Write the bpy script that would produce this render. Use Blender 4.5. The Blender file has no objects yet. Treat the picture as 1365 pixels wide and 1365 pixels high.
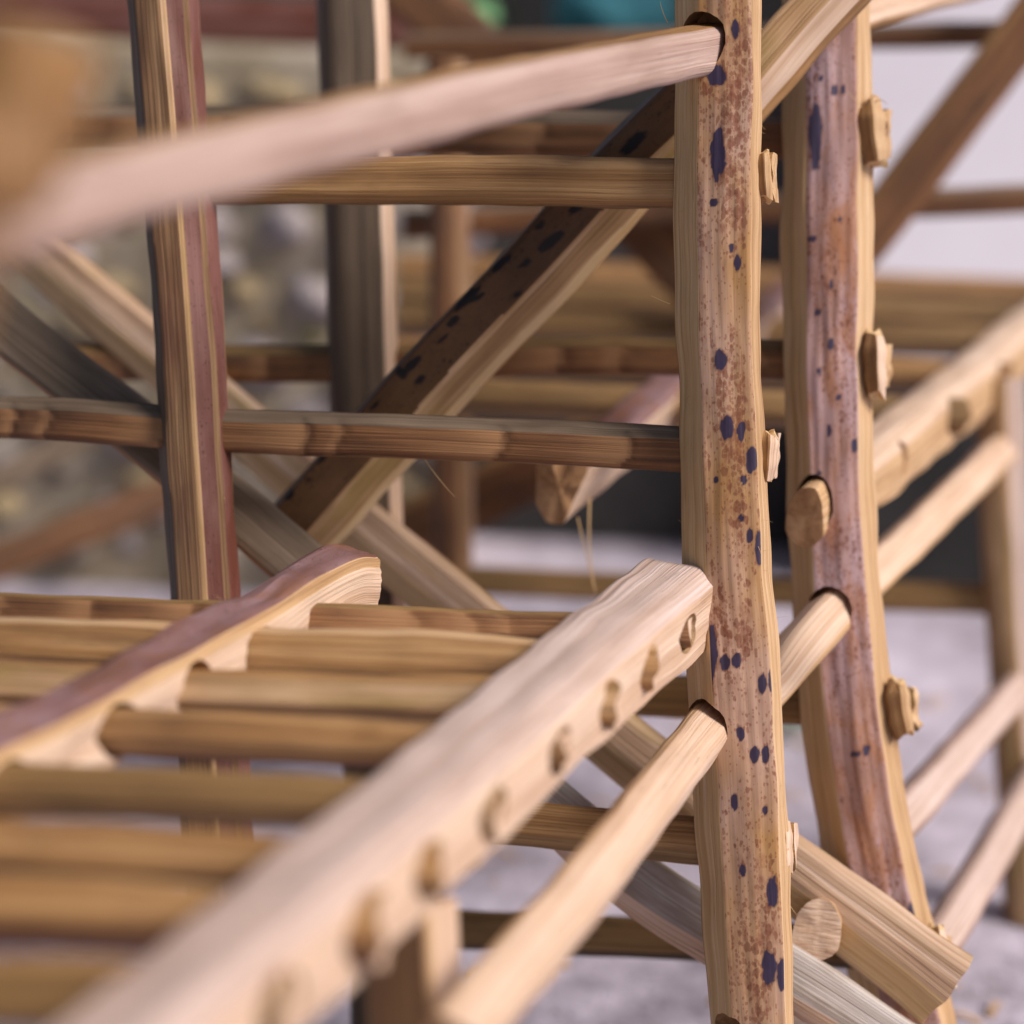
import bpy, bmesh, math, random
from mathutils import Vector, Matrix, noise
R = math.radians
random.seed(7)
S = bpy.context.scene
COL = S.collection

# ------------------------------------------------------------------ camera
H, PITCH, ROLL, F = 0.48, 15.0, 2.2, 2700.0
cam_d = bpy.data.cameras.new("camera")
cam = bpy.data.objects.new("camera", cam_d)
COL.objects.link(cam)
cam.matrix_world = Matrix.Translation((0, 0, H)) @ Matrix.Rotation(R(90 - PITCH), 4, 'X') @ Matrix.Rotation(R(ROLL), 4, 'Z')
cam_d.sensor_width = 36.0
cam_d.lens = 36.0 * F / 1365.0
cam_d.clip_start, cam_d.clip_end = 0.02, 100.0
cam_d.dof.use_dof = True
cam_d.dof.focus_distance = 0.742
cam_d.dof.aperture_fstop = cam_d.lens / 1000.0 / 0.0205      # 20.5 mm pupil
cam_d.dof.aperture_blades = 7
S.camera = cam
# ------------------------------------------------------------------ light
SUN_EL, SUN_AZ = 42.0, 112.0        # azimuth clockwise from +Y (view direction)
w = bpy.data.worlds.new("World"); S.world = w; w.use_nodes = True
nt = w.node_tree; bg = nt.nodes['Background']
sky = nt.nodes.new('ShaderNodeTexSky'); sky.sky_type = 'NISHITA'; sky.sun_disc = False
sky.sun_elevation = R(SUN_EL); sky.sun_rotation = R(SUN_AZ)
sky.air_density = 1.0; sky.dust_density = 2.5; sky.ozone_density = 1.0
nt.links.new(sky.outputs[0], bg.inputs[0]); bg.inputs[1].default_value = 0.068
sd = bpy.data.lights.new("sun", 'SUN'); sun = bpy.data.objects.new("sun", sd); COL.objects.link(sun)
sd.energy = 3.9; sd.angle = R(26); sd.color = (1.0, 0.915, 0.855)
sdir = Vector((math.sin(R(SUN_AZ)) * math.cos(R(SUN_EL)), math.cos(R(SUN_AZ)) * math.cos(R(SUN_EL)), math.sin(R(SUN_EL))))
sun.rotation_euler = sdir.to_track_quat('Z', 'Y').to_euler()
S.view_settings.view_transform = 'Standard'; S.view_settings.look = 'None'
S.view_settings.gamma = 1.0; S.view_settings.exposure = 0.08
S.render.engine = 'CYCLES'
S.cycles.use_denoising = True
S.cycles.max_bounces = 6

# ------------------------------------------------------------------ helpers: points
CM = cam.matrix_world.copy()
CMI = CM.inverted()
CAMP = Vector((0, 0, H))
def ray(px, py): return CM.to_3x3() @ Vector(((px - 682.5) / F, -(py - 682.5) / F, -1.0))
def P(px, py, d): return CAMP + ray(px, py) * d
def Z(px, py, z):
    r = ray(px, py); return CAMP + r * ((z - H) / r.z)
def pix(p):
    c = CMI @ p; return (682.5 + F * c.x / -c.z, 682.5 - F * c.y / -c.z)

# ------------------------------------------------------------------ helpers: materials
class NB:
    def __init__(s, name):
        s.m = bpy.data.materials.new(name); s.m.use_nodes = True
        s.t = s.m.node_tree; s.b = s.t.nodes['Principled BSDF']
    def n(s, typ, **kw):
        x = s.t.nodes.new(typ)
        for k, v in kw.items(): setattr(x, k, v)
        return x
    def l(s, a, b): s.t.links.new(a, b)
    def math(s, op, a, b=None):
        x = s.n('ShaderNodeMath', operation=op)
        for i, q in enumerate((a, b)):
            if q is None: continue
            if isinstance(q, (int, float)): x.inputs[i].default_value = q
            else: s.l(q, x.inputs[i])
        return x.outputs[0]
    def noise(s, vec, sc, detail=2.0, rough=.5, dist=0.0):
        mp = s.n('ShaderNodeMapping'); mp.inputs['Scale'].default_value = sc; s.l(vec, mp.inputs[0])
        x = s.n('ShaderNodeTexNoise'); x.inputs['Scale'].default_value = 1.0
        x.inputs['Detail'].default_value = detail; x.inputs['Roughness'].default_value = rough
        x.inputs['Distortion'].default_value = dist
        s.l(mp.outputs[0], x.inputs['Vector']); return x.outputs['Fac']
    def ramp(s, fac, stops):
        x = s.n('ShaderNodeValToRGB'); e = x.color_ramp.elements
        while len(e) < len(stops): e.new(.5)
        for el, (p, c) in zip(e, stops):
            el.position = p; el.color = (c[0], c[1], c[2], 1) if hasattr(c, '__len__') else (c, c, c, 1)
        s.l(fac, x.inputs[0]); return x.outputs[0]
    def mix(s, fac, a, b, typ='MIX'):
        x = s.n('ShaderNodeMix', data_type='RGBA', blend_type=typ)
        if isinstance(fac, (int, float)): x.inputs[0].default_value = fac
        else: s.l(fac, x.inputs[0])
        for i, q in ((6, a), (7, b)):
            if hasattr(q, '__len__'): x.inputs[i].default_value = (q[0], q[1], q[2], 1)
            else: s.l(q, x.inputs[i])
        return x.outputs[2]
    def uv(s):
        u = s.n('ShaderNodeUVMap'); u.uv_map = 'uv'
        o = s.n('ShaderNodeObjectInfo')
        a = s.n('ShaderNodeVectorMath', operation='ADD'); s.l(u.outputs[0], a.inputs[0])
        c = s.n('ShaderNodeCombineXYZ'); k = s.math('MULTIPLY', o.outputs['Random'], 7.3)
        s.l(k, c.inputs[0]); s.l(k, c.inputs[1]); s.l(c.outputs[0], a.inputs[1])
        s.rnd = o.outputs['Random']
        return a.outputs[0]
    def attr(s, name):
        a = s.n('ShaderNodeAttribute'); a.attribute_name = name; return a.outputs['Fac']
    def bump(s, h, strength, dist=.001):
        x = s.n('ShaderNodeBump'); x.inputs['Strength'].default_value = strength
        x.inputs['Distance'].default_value = dist; s.l(h, x.inputs['Height']); s.l(x.outputs[0], s.b.inputs['Normal'])

def fibres(nb, uv):
    f1 = nb.noise(uv, (1100, 9, 1), 3, .6)
    f2 = nb.noise(uv, (230, 3.5, 1), 2, .5, .3)
    f3 = nb.noise(uv, (35, 16, 1), 4, .6)
    return f1, f2, f3

def wood(name, dark, mid, light, rough=.68, bump=.85, stain=None, chips=None):
    """split palm rib: long pale fibres, faint bands, worn patches"""
    nb = NB(name); uv = nb.uv(); f1, f2, f3 = fibres(nb, uv)
    k = nb.math('ADD', nb.math('MULTIPLY', f1, .42), nb.math('ADD', nb.math('MULTIPLY', f2, .38), nb.math('MULTIPLY', f3, .20)))
    c = nb.ramp(k, [(.37, dark), (.49, mid), (.61, light)])
    fl = nb.ramp(nb.noise(uv, (900, 45, 1), 2, .5), [(.66, 0.0), (.74, 1.0)])
    c = nb.mix(nb.math('MULTIPLY', fl, .5), c, [x * .45 for x in dark])
    if stain:
        st = nb.ramp(nb.noise(uv, (60, 12, 1), 4, .6), [(.5, 0.0), (.66, 1.0)])
        c = nb.mix(nb.math('MULTIPLY', st, .75), c, stain)
    if chips:                                   # 'chip' attribute: knife scales along the stick
        a = nb.attr('chip')
        c = nb.mix(nb.ramp(a, [(.0, 0.0), (.5, .12), (.85, .6), (1, .8)]), c, chips)
    nb.l(c, nb.b.inputs['Base Color'])
    nb.b.inputs['Roughness'].default_value = rough
    nb.bump(nb.math('ADD', f1, nb.math('MULTIPLY', f2, .8)), bump, .0009)
    return nb.m

def skin(name, a, b, speck, dens=.5, spot=(.03, .027, .055), patch=None, rough=.5):
    """outer bark of the rib: smooth, mottled, freckled, with the big oval spots held in the 'spot' attribute"""
    nb = NB(name); uv = nb.uv()
    lo = nb.noise(uv, (45, 14, 1), 4, .6, .4)
    c = nb.mix(nb.ramp(lo, [(.36, 0.0), (.62, 1.0)]), a, b)
    if patch:
        pt = nb.ramp(nb.noise(uv, (60, 26, 1), 6, .68, .8), [(.50, 0.0), (.60, 1.0)])
        c = nb.mix(nb.math('MULTIPLY', pt, .6), c, patch)
    br = nb.noise(uv, (900, 22, 1), 3, .6)
    c = nb.mix(nb.ramp(br, [(.40, .13), (.55, 0.0)]), c, [x * .6 for x in a])
    dn = nb.ramp(nb.noise(uv, (75, 16, 1), 3, .6), [(.40, 0.0), (.62, 1.0)])
    def dots(su, sv, lo_, hi_, col, k):
        mp = nb.n('ShaderNodeMapping'); mp.inputs['Scale'].default_value = (su, sv, 1); nb.l(uv, mp.inputs[0])
        wn = nb.n('ShaderNodeTexNoise'); wn.inputs['Scale'].default_value = 2.2; nb.l(mp.outputs[0], wn.inputs['Vector'])
        ad = nb.n('ShaderNodeVectorMath', operation='MULTIPLY_ADD'); nb.l(wn.outputs['Color'], ad.inputs[0]); ad.inputs[1].default_value = (.55, .55, 0); nb.l(mp.outputs[0], ad.inputs[2])
        vo = nb.n('ShaderNodeTexVoronoi', feature='F1', voronoi_dimensions='2D'); vo.inputs['Scale'].default_value = 1.0; nb.l(ad.outputs[0], vo.inputs['Vector'])
        sx = nb.n('ShaderNodeSeparateColor'); nb.l(vo.outputs['Color'], sx.inputs[0])
        size = nb.math('MULTIPLY', nb.math('SUBTRACT', nb.math('ADD', sx.outputs[0], nb.math('MULTIPLY', dn, dens * .45)), lo_), hi_)
        return nb.mix(nb.math('MULTIPLY', nb.ramp(nb.math('SUBTRACT', size, vo.outputs['Distance']), [(0.0, 0.0), (.13, 1.0)]), k), c, col)
    c = dots(900, 600, .66, 1.0, speck, .55)
    c = dots(400, 230, .84, 1.1, [x * .8 for x in speck], .62)
    mo = nb.ramp(nb.noise(uv, (260, 120, 1), 4, .65), [(.47, 0.0), (.66, 1.0)])
    c = nb.mix(nb.math('MULTIPLY', nb.math('MULTIPLY', mo, dn), .8 * min(1, dens)), c, speck)
    sa = nb.attr('spot')
    halo = nb.ramp(sa, [(.05, 0.0), (.45, .55)])
    c = nb.mix(halo, c, [x * .55 for x in speck])
    wear = nb.noise(uv, (420, 110, 1), 4, .65)
    core = nb.ramp(nb.math('ADD', sa, nb.math('MULTIPLY', nb.math('SUBTRACT', wear, .5), 1.5)), [(.38, 0.0), (.62, .95)])
    c = nb.mix(core, c, nb.mix(nb.ramp(wear, [(.40, 0.0), (.7, 1.0)]), spot, [x * 1.35 for x in spot]))
    nb.l(c, nb.b.inputs['Base Color'])
    nb.b.inputs['Roughness'].default_value = rough
    nb.b.inputs['Specular IOR Level'].default_value = .3
    nb.bump(nb.math('ADD', br, nb.math('MULTIPLY', lo, .8)), .22, .0008)
    return nb.m

def rough_stone(name, a, b, c3, sc=30, rough=.9, bump=.6, bd=.004):
    nb = NB(name); tc = nb.n('ShaderNodeTexCoord'); o = tc.outputs['Object']
    n1 = nb.noise(o, (sc, sc, sc), 6, .65); n2 = nb.noise(o, (sc * .2,) * 3, 3, .5)
    k = nb.math('ADD', nb.math('MULTIPLY', n1, .5), nb.math('MULTIPLY', n2, .5))
    nb.l(nb.ramp(k, [(.36, a), (.5, b), (.64, c3)]), nb.b.inputs['Base Color'])
    nb.b.inputs['Roughness'].default_value = rough
    nb.bump(n1, bump, bd); return nb.m

M = {}
M['pale']   = wood('pale_split_palm', (.33, .18, .078), (.52, .32, .16), (.65, .45, .27))
M['pink']   = wood('pinkish_palm', (.43, .265, .165), (.63, .435, .305), (.74, .565, .435))
M['blush']  = wood('lilac_skylit_palm', (.39, .255, .20), (.56, .41, .345), (.66, .52, .47))
M['tan']    = wood('tan_palm', (.18, .08, .024), (.335, .17, .056), (.48, .28, .12), stain=(.20, .10, .042))
M['olive']  = wood('olive_palm', (.125, .064, .02), (.245, .135, .045), (.38, .225, .09), stain=(.14, .08, .026))
M['brown']  = wood('brown_palm', (.075, .028, .009), (.165, .065, .02), (.29, .13, .048), stain=(.06, .024, .01), chips=(.48, .25, .11))
M['grey']   = wood('weathered_palm', (.105, .068, .042), (.18, .125, .08), (.28, .205, .145), stain=(.10, .065, .038))
M['silver'] = wood('silvery_palm', (.30, .24, .20), (.48, .42, .38), (.62, .57, .54), stain=(.24, .17, .12))
M['stripe'] = wood('striped_palm', (.19, .10, .038), (.42, .25, .115), (.60, .40, .24), stain=(.30, .20, .05))
M['rose']   = wood('rosy_palm', (.30, .185, .15), (.44, .30, .25), (.54, .40, .35), stain=(.32, .21, .16))
M['rust']   = wood('rusty_palm', (.12, .055, .022), (.23, .12, .05), (.36, .21, .10), stain=(.16, .06, .03))
M['split']  = wood('pink_striped_palm', (.22, .12, .07), (.46, .295, .185), (.63, .455, .34), stain=(.34, .235, .09))
M['end']    = rough_stone('cut_end_palm', (.27, .135, .055), (.42, .225, .10), (.53, .32, .165), 420, .8, .8, .0006)
M['yellow'] = wood('yellow_palm', (.40, .235, .085), (.58, .38, .18), (.70, .51, .29))
M['dark']   = skin('dark_rib_skin', (.085, .040, .016), (.135, .068, .03), (.03, .014, .008), .4, (.006, .005, .006))
M['shade']  = wood('dark_shade_palm', (.05, .03, .016), (.085, .053, .03), (.14, .092, .055))  # dark wood, also painted shade on left-facing post sides
M['speck']  = skin('speckled_rib_skin', (.40, .215, .082), (.47, .30, .215), (.20, .06, .03), 1.25, (.026, .02, .05))
M['lilac']  = skin('lilac_rib_skin', (.40, .215, .155), (.50, .345, .36), (.20, .065, .03), .7, (.045, .04, .08), patch=(.38, .15, .045))
M['purple'] = skin('purple_rib_skin', (.125, .038, .024), (.21, .095, .08), (.07, .022, .016), .3)
M['mauve']  = skin('mauve_rib_skin', (.17, .07, .05), (.27, .165, .17), (.11, .045, .03), .3, patch=(.22, .095, .045))

# ------------------------------------------------------------------ helpers: objects
def link(o, parent=None):
    COL.objects.link(o)
    if parent is not None:
        o.parent = parent
        o.matrix_parent_inverse = parent.matrix_basis.inverted()
    return o
def thing(name, label, cat, loc=(0, 0, 0), group=None):
    o = bpy.data.objects.new(name, None); o.empty_display_size = .05; o.location = loc
    COL.objects.link(o); tag(o, label, cat, group); return o
def tag(o, label=None, cat=None, group=None, kind=None):
    if label: o['label'] = label
    if cat: o['category'] = cat
    if group: o['group'] = group
    if kind: o['kind'] = kind
    return o

def rounded(poly, rad, seg=3):
    """round every corner of a closed polygon; returns points and the edge index each following side belongs to"""
    n = len(poly); out = []
    for i in range(n):
        p0, p, p2 = (Vector(poly[i - 1]), Vector(poly[i]), Vector(poly[(i + 1) % n]))
        a = (p0 - p); b = (p2 - p)
        r = min(rad, a.length * .42, b.length * .42)
        a = p + a.normalized() * r; b = p + b.normalized() * r
        for k in range(seg + 1):
            t = k / seg
            q = a * (1 - t) ** 2 + p * 2 * t * (1 - t) + b * t * t
            out.append((q, i if k == seg else (i - 1) % n if k < seg / 2 else i))
    return out

PROF = {   # unit profiles (u right / down, v towards the camera); edge i runs from point i to i+1
 'box':   [(-.5, -.5), (-.5, .5), (.5, .5), (.5, -.5)],
 'bark':  [(-.5, -.02), (-.235, .44), (.06, .485), (.385, .45), (.5, .12), (.44, -.5), (-.44, -.5)],
 'bark2': [(-.5, .06), (-.235, .45), (.05, .49), (.32, .45), (.5, .12), (.44, -.5), (-.44, -.5)],
 'ridge': [(-.5, -.1), (-.40, .36), (-.04, .5), (.04, .47), (.26, .41), (.35, .42), (.5, .10), (.42, -.5), (-.42, -.5)],
 'slab':  [(-.5, -.5), (-.5, .30), (-.32, .5), (.36, .5), (.5, .34), (.5, -.5)],
 'dee':   [(-.5, -.3), (-.46, .2), (-.2, .47), (.2, .5), (.46, .22), (.5, -.3), (.2, -.5), (-.2, -.5)],
 'tri':   [(-.5, -.4), (-.06, .5), (.06, .5), (.5, -.3), (.3, -.5), (-.3, -.5)],
}

def stick(name, pts, w, h, prof='slab', mats=('tan',), cap='end', parent=None, roll=0.0, step=.006, res=.004,
          wob=.0006, taper=(1, 1), rad=.0022, chip=0.0, spots=None, label=None, face=None, rag=.0012, seed=None, widths=None, cen=None):
    """one split rib as a closed mesh swept along a smooth path; returns the object"""
    sd_ = random.random() * 100 if seed is None else seed
    rs = random.Random(int(sd_ * 1000))
    pts = [Vector(p) for p in pts]
    if pts[0].z - pts[-1].z > .8 * (pts[-1] - pts[0]).length:      # posts always grow upwards
        pts = pts[::-1]; widths = widths[::-1] if widths else None
    # Catmull-Rom resample
    q = [pts[0] * 2 - pts[1]] + pts + [pts[-1] * 2 - pts[-2]]
    path = []; par = []
    for i in range(1, len(q) - 2):
        L = (q[i + 1] - q[i]).length; n = max(2, int(L / step))
        for k in range(n):
            t = k / n
            a, b, c, d = q[i - 1], q[i], q[i + 1], q[i + 2]
            path.append(.5 * ((2 * b) + (c - a) * t + (2 * a - 5 * b + 4 * c - d) * t * t + (3 * b - a - 3 * c + d) * t ** 3))
            par.append((i - 1 + t) / (len(pts) - 1))
    path.append(pts[-1]); par.append(1.0)
    t0 = (pts[-1] - pts[0]).normalized()
    fv = (CAMP - sum(pts, Vector()) / len(pts)) if face is None else Vector(face)
    v = (fv - t0 * fv.dot(t0)).normalized()
    v = Matrix.Rotation(R(roll), 3, t0) @ v
    base = PROF[prof] if isinstance(prof, str) else prof
    rp = rounded([(x * w, y * h) for x, y in base], rad, 3 if step < .003 else 2)
    sec = []                                     # resampled section: (point, edge id)
    m = len(rp)
    for i in range(m):
        p, e = rp[i]; p2 = rp[(i + 1) % m][0]
        n = max(1, int((p2 - p).length / res))
        for k in range(n): sec.append((p.lerp(p2, k / n), e))
    ns = len(sec); per = [0.0]
    for i in range(ns): per.append(per[-1] + (sec[(i + 1) % ns][0] - sec[i][0]).length)
    org = path[0].copy()
    V = []; chipv = []; acc = 0.0; lens = []
    brk = [0.0]
    while brk[-1] < 2: brk.append(brk[-1] + rs.choice((.013, .02, .028, .04, .055)) * rs.uniform(.8, 1.2))
    bi = 0
    for j, c in enumerate(path):
        if j: acc += (path[j] - path[j - 1]).length
        lens.append(acc)
        t = (path[min(j + 1, len(path) - 1)] - path[max(j - 1, 0)]).normalized()
        vv = (v - t * v.dot(t)).normalized(); uu = t.cross(vv)
        s = taper[0] + (taper[1] - taper[0]) * par[j]
        if widths:
            f_ = par[j] * (len(widths) - 1); i0 = min(int(f_), len(widths) - 2)
            s *= widths[i0] + (widths[i0 + 1] - widths[i0]) * (f_ - i0)
        s *= 1 + .035 * noise.noise(Vector((acc * 14, sd_, 0)))
        cu = wob * .9 * noise.noise(Vector((acc * 9, sd_, 5))); cv = wob * .9 * noise.noise(Vector((acc * 9, sd_, 9)))
        if chip:
            while brk[bi + 1] < acc - .02: bi += 1
        for i, (p, e) in enumerate(sec):
            arc = 0.0
            if chip:
                ae = acc - .0045 * (1 - (p.x / (w * .5)) ** 2) + .0022 * noise.noise(Vector((p.x * 170, acc * 25, sd_))) + .008
                b_ = bi
                while brk[b_ + 1] < ae: b_ += 1
                ph = min(max((ae - brk[b_]) / (brk[b_ + 1] - brk[b_]), 0), 1)
                fall = min(1.0, (brk[b_ + 1] - ae) / .0016)          # the step back down takes 1.6 mm
                fr = min(1.0, max(0.0, (p.y - h * .15) / (h * .2)))
                arc = ph * fr * fall
            nz = wob * (noise.noise(Vector((p.x * 90, p.y * 90 + sd_, acc * 45))) + .45 * noise.noise(Vector((p.x * 420, p.y * 420, acc * 30 + sd_))))
            k = s * (1 + nz / max(.004, p.length))
            x = p.x * k + cu; y = p.y * k + cv - chip * (arc ** 2) * (.5 + .5 * arc)
            rg = 0.0
            if j == 0 or j == len(path) - 1:
                rg = rag * noise.noise(Vector((p.x * 150, p.y * 150, sd_ + j)))
            V.append(c + uu * x + vv * y + t * rg - org); chipv.append(arc)
    nj = len(path)
    faces = []; uvs = []; mi = []
    slots = list(dict.fromkeys(list(mats) + [cap]))
    for j in range(nj - 1):
        sh = 1.5 * noise.noise(Vector((lens[j] * 22, sd_, 2))) if 'dark' in slots else 0.0
        for i in range(ns):
            i2 = (i + 1) % ns; q_ = (i + round(sh * .0011 / res)) % ns
            faces.append((j * ns + i, (j + 1) * ns + i, (j + 1) * ns + i2, j * ns + i2))
            u0, u1 = per[i], per[i + 1]
            uvs += [(u0, lens[j]), (u0, lens[j + 1]), (u1, lens[j + 1]), (u1, lens[j])]
            mi.append(slots.index(mats[sec[q_][1] % len(mats)]))
    # ragged end caps: two inset rings and a centre
    for j, sg in ((0, -1), (nj - 1, 1)):
        ring = [j * ns + i for i in range(ns)]
        cc = sum((V[r] for r in ring), Vector()) / ns
        tt = (path[1] - path[0]).normalized() if j == 0 else (path[-1] - path[-2]).normalized()
        for kf in (.72, .38):
            new = []
            for i, r in enumerate(ring):
                base_v = V[j * ns + i]
                q_ = cc + (base_v - cc) * kf + tt * sg * (rag * .5 * (noise.noise((V[r] - cc) * kf * 230 + Vector((0, sd_, 0))) + .3))
                V.append(q_); chipv.append(0); new.append(len(V) - 1)
            for i in range(ns):
                i2 = (i + 1) % ns
                fc = (ring[i], ring[i2], new[i2], new[i]) if j == 0 else (ring[i2], ring[i], new[i], new[i2])
                faces.append(fc); mi.append(slots.index(cap))
                for vi in fc:
                    z = V[vi] - cc; uvs.append((z.dot(v), z.dot(t0.cross(v)) * 12))
            ring = new
        V.append(cc + tt * sg * rag * .3); chipv.append(0); ci = len(V) - 1
        for i in range(ns):
            i2 = (i + 1) % ns
            fc = (ring[i], ring[i2], ci) if j == 0 else (ring[i2], ring[i], ci)
            faces.append(fc); mi.append(slots.index(cap))
            for vi in fc:
                z = V[vi] - cc; uvs.append((z.dot(v), z.dot(t0.cross(v)) * 12))
    me = bpy.data.meshes.new(name)
    me.from_pydata(V, [], faces)
    for sl in slots: me.materials.append(M[sl])
    me.polygons.foreach_set('material_index', mi)
    me.polygons.foreach_set('use_smooth', [True] * len(faces))
    ul = me.uv_layers.new(name='uv')
    ul.data.foreach_set('uv', [x for a in uvs for x in a])
    if chip:
        at = me.attributes.new('chip', 'FLOAT', 'POINT'); at.data.foreach_set('value', chipv)
    if spots:
        val = []
        for p in V:
            x, y = pix(p + org); b = 0.0
            wx = 1.0 * noise.noise(Vector((x * .08, y * .05, sd_))); wy = 2 * noise.noise(Vector((x * .07, y * .04, sd_ + 3)))
            for sp in spots:
                sx, sy, rx, ry = sp[:4]; m_ = max(rx, ry) * 1.6
                if abs(x - sx) < m_ and abs(y - sy) < m_:
                    dx, dy = x + wx - sx, y + wy - sy
                    if len(sp) > 4: ca, sa = math.cos(R(sp[4])), math.sin(R(sp[4])); dx, dy = dx * ca + dy * sa, -dx * sa + dy * ca
                    r = math.hypot(dx / rx, dy / ry) + .34 * noise.noise(Vector((x * .12, y * .07, 1))) + .16 * noise.noise(Vector((x * .4, y * .2, 7)))
                    b = max(b, min(1, max(0, (1.3 - r) / .5)))
            val.append(b)
        at = me.attributes.new('spot', 'FLOAT', 'POINT'); at.data.foreach_set('value', val)
    me.update(); me.set_sharp_from_angle(angle=R(38))
    o = bpy.data.objects.new(name, me); o.location = org
    link(o, parent)
    if label: o['label'] = label
    return o

def bore(o, a, b, w, h, up=(0, 0, 1), mat='end'):
    """cut a real mortise from a to b through stick o"""
    a, b = Vector(a), Vector(b); t = (b - a).normalized()
    v = Vector(up); v = (v - t * v.dot(t)).normalized(); u = t.cross(v)
    vs = []
    n = 20
    for c in (a, b):
        for i in range(n):
            an = 2 * math.pi * i / n; k = 1 + .06 * noise.noise(Vector((i * .7, w * 99, 0)))
            vs.append(c + u * math.cos(an) * w * .5 * k + v * math.sin(an) * h * .5 * k)
    fs = [(i, (i + 1) % n, n + (i + 1) % n, n + i) for i in range(n)] + [tuple(range(n - 1, -1, -1)), tuple(range(n, 2 * n))]
    me = bpy.data.meshes.new('cut'); me.from_pydata(vs, [], fs)
    bm = bmesh.new(); bm.from_mesh(me); bmesh.ops.recalc_face_normals(bm, faces=bm.faces); bm.to_mesh(me); bm.free()
    me.materials.append(M[mat]); me.uv_layers.new(name='uv')
    c = bpy.data.objects.new('cut', me); COL.objects.link(c)
    md = o.modifiers.new('m', 'BOOLEAN'); md.object = c; md.operation = 'DIFFERENCE'; md.solver = 'EXACT'
    try: md.material_mode = 'TRANSFER'
    except Exception: pass
    bpy.context.view_layer.update()
    dg = bpy.context.evaluated_depsgraph_get()
    new = bpy.data.meshes.new_from_object(o.evaluated_get(dg), preserve_all_data_layers=True, depsgraph=dg)
    old = o.data; nm = old.name
    o.modifiers.clear(); o.data = new
    bpy.data.meshes.remove(old); new.name = nm
    bpy.data.objects.remove(c); bpy.data.meshes.remove(me)

# ================================================================== SETTING
def add_ground():
    nb = NB('dusty_concrete'); tc = nb.n('ShaderNodeTexCoord'); o = tc.outputs['Object']
    n1 = nb.noise(o, (4, 4, 4), 5, .6); n2 = nb.noise(o, (38, 38, 38), 5, .65); n3 = nb.noise(o, (260,) * 3, 3, .6)
    k = nb.math('ADD', nb.math('MULTIPLY', n1, .45), nb.math('ADD', nb.math('MULTIPLY', n2, .4), nb.math('MULTIPLY', n3, .15)))
    nb.l(nb.ramp(k, [(.38, (.22, .19, .22)), (.48, (.45, .40, .475)), (.59, (.68, .62, .73))]), nb.b.inputs['Base Color'])
    nb.b.inputs['Roughness'].default_value = .85
    nb.bump(nb.math('ADD', n2, n3), .6, .004)
    bm = bmesh.new()
    bmesh.ops.create_grid(bm, x_segments=60, y_segments=60, size=30)
    for v in bm.verts: v.co.z = 0
    me = bpy.data.meshes.new('ground'); bm.to_mesh(me); bm.free(); me.materials.append(nb.m)
    tag(link(bpy.data.objects.new('ground', me)), kind='structure')
add_ground()

STM = [rough_stone('lilac_stone', (.24, .20, .19), (.40, .345, .34), (.58, .52, .54), 60),
       rough_stone('tan_stone', (.27, .19, .10), (.43, .33, .19), (.58, .47, .30), 60),
       rough_stone('grey_stone', (.14, .11, .085), (.25, .205, .165), (.38, .33, .29), 60),
       rough_stone('pale_stone', (.33, .28, .27), (.48, .42, .42), (.60, .54, .57), 60),
       rough_stone('mossy_stone', (.12, .11, .045), (.23, .205, .095), (.34, .31, .17), 60)]
MORT = rough_stone('wall_mortar', (.24, .19, .12), (.36, .30, .21), (.48, .42, .35), 60)

def block(bm, lo, hi, bev=.004, jit=0.0):
    r = bmesh.ops.create_cube(bm, size=1.0)
    for v in r['verts']:
        v.co = Vector([lo[i] + (v.co[i] + .5) * (hi[i] - lo[i]) + random.uniform(-jit, jit) for i in range(3)])
    es = list({e for v in r['verts'] for e in v.link_edges})
    if bev: bmesh.ops.bevel(bm, geom=es, offset=bev, segments=2, affect='EDGES', profile=.5)
def mesh_obj(name, bm, mat, parent=None, smooth=False):
    me = bpy.data.meshes.new(name); bm.to_mesh(me); bm.free(); me.materials.append(mat)
    if smooth: me.polygons.foreach_set('use_smooth', [True] * len(me.polygons))
    return link(bpy.data.objects.new(name, me), parent)

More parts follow.
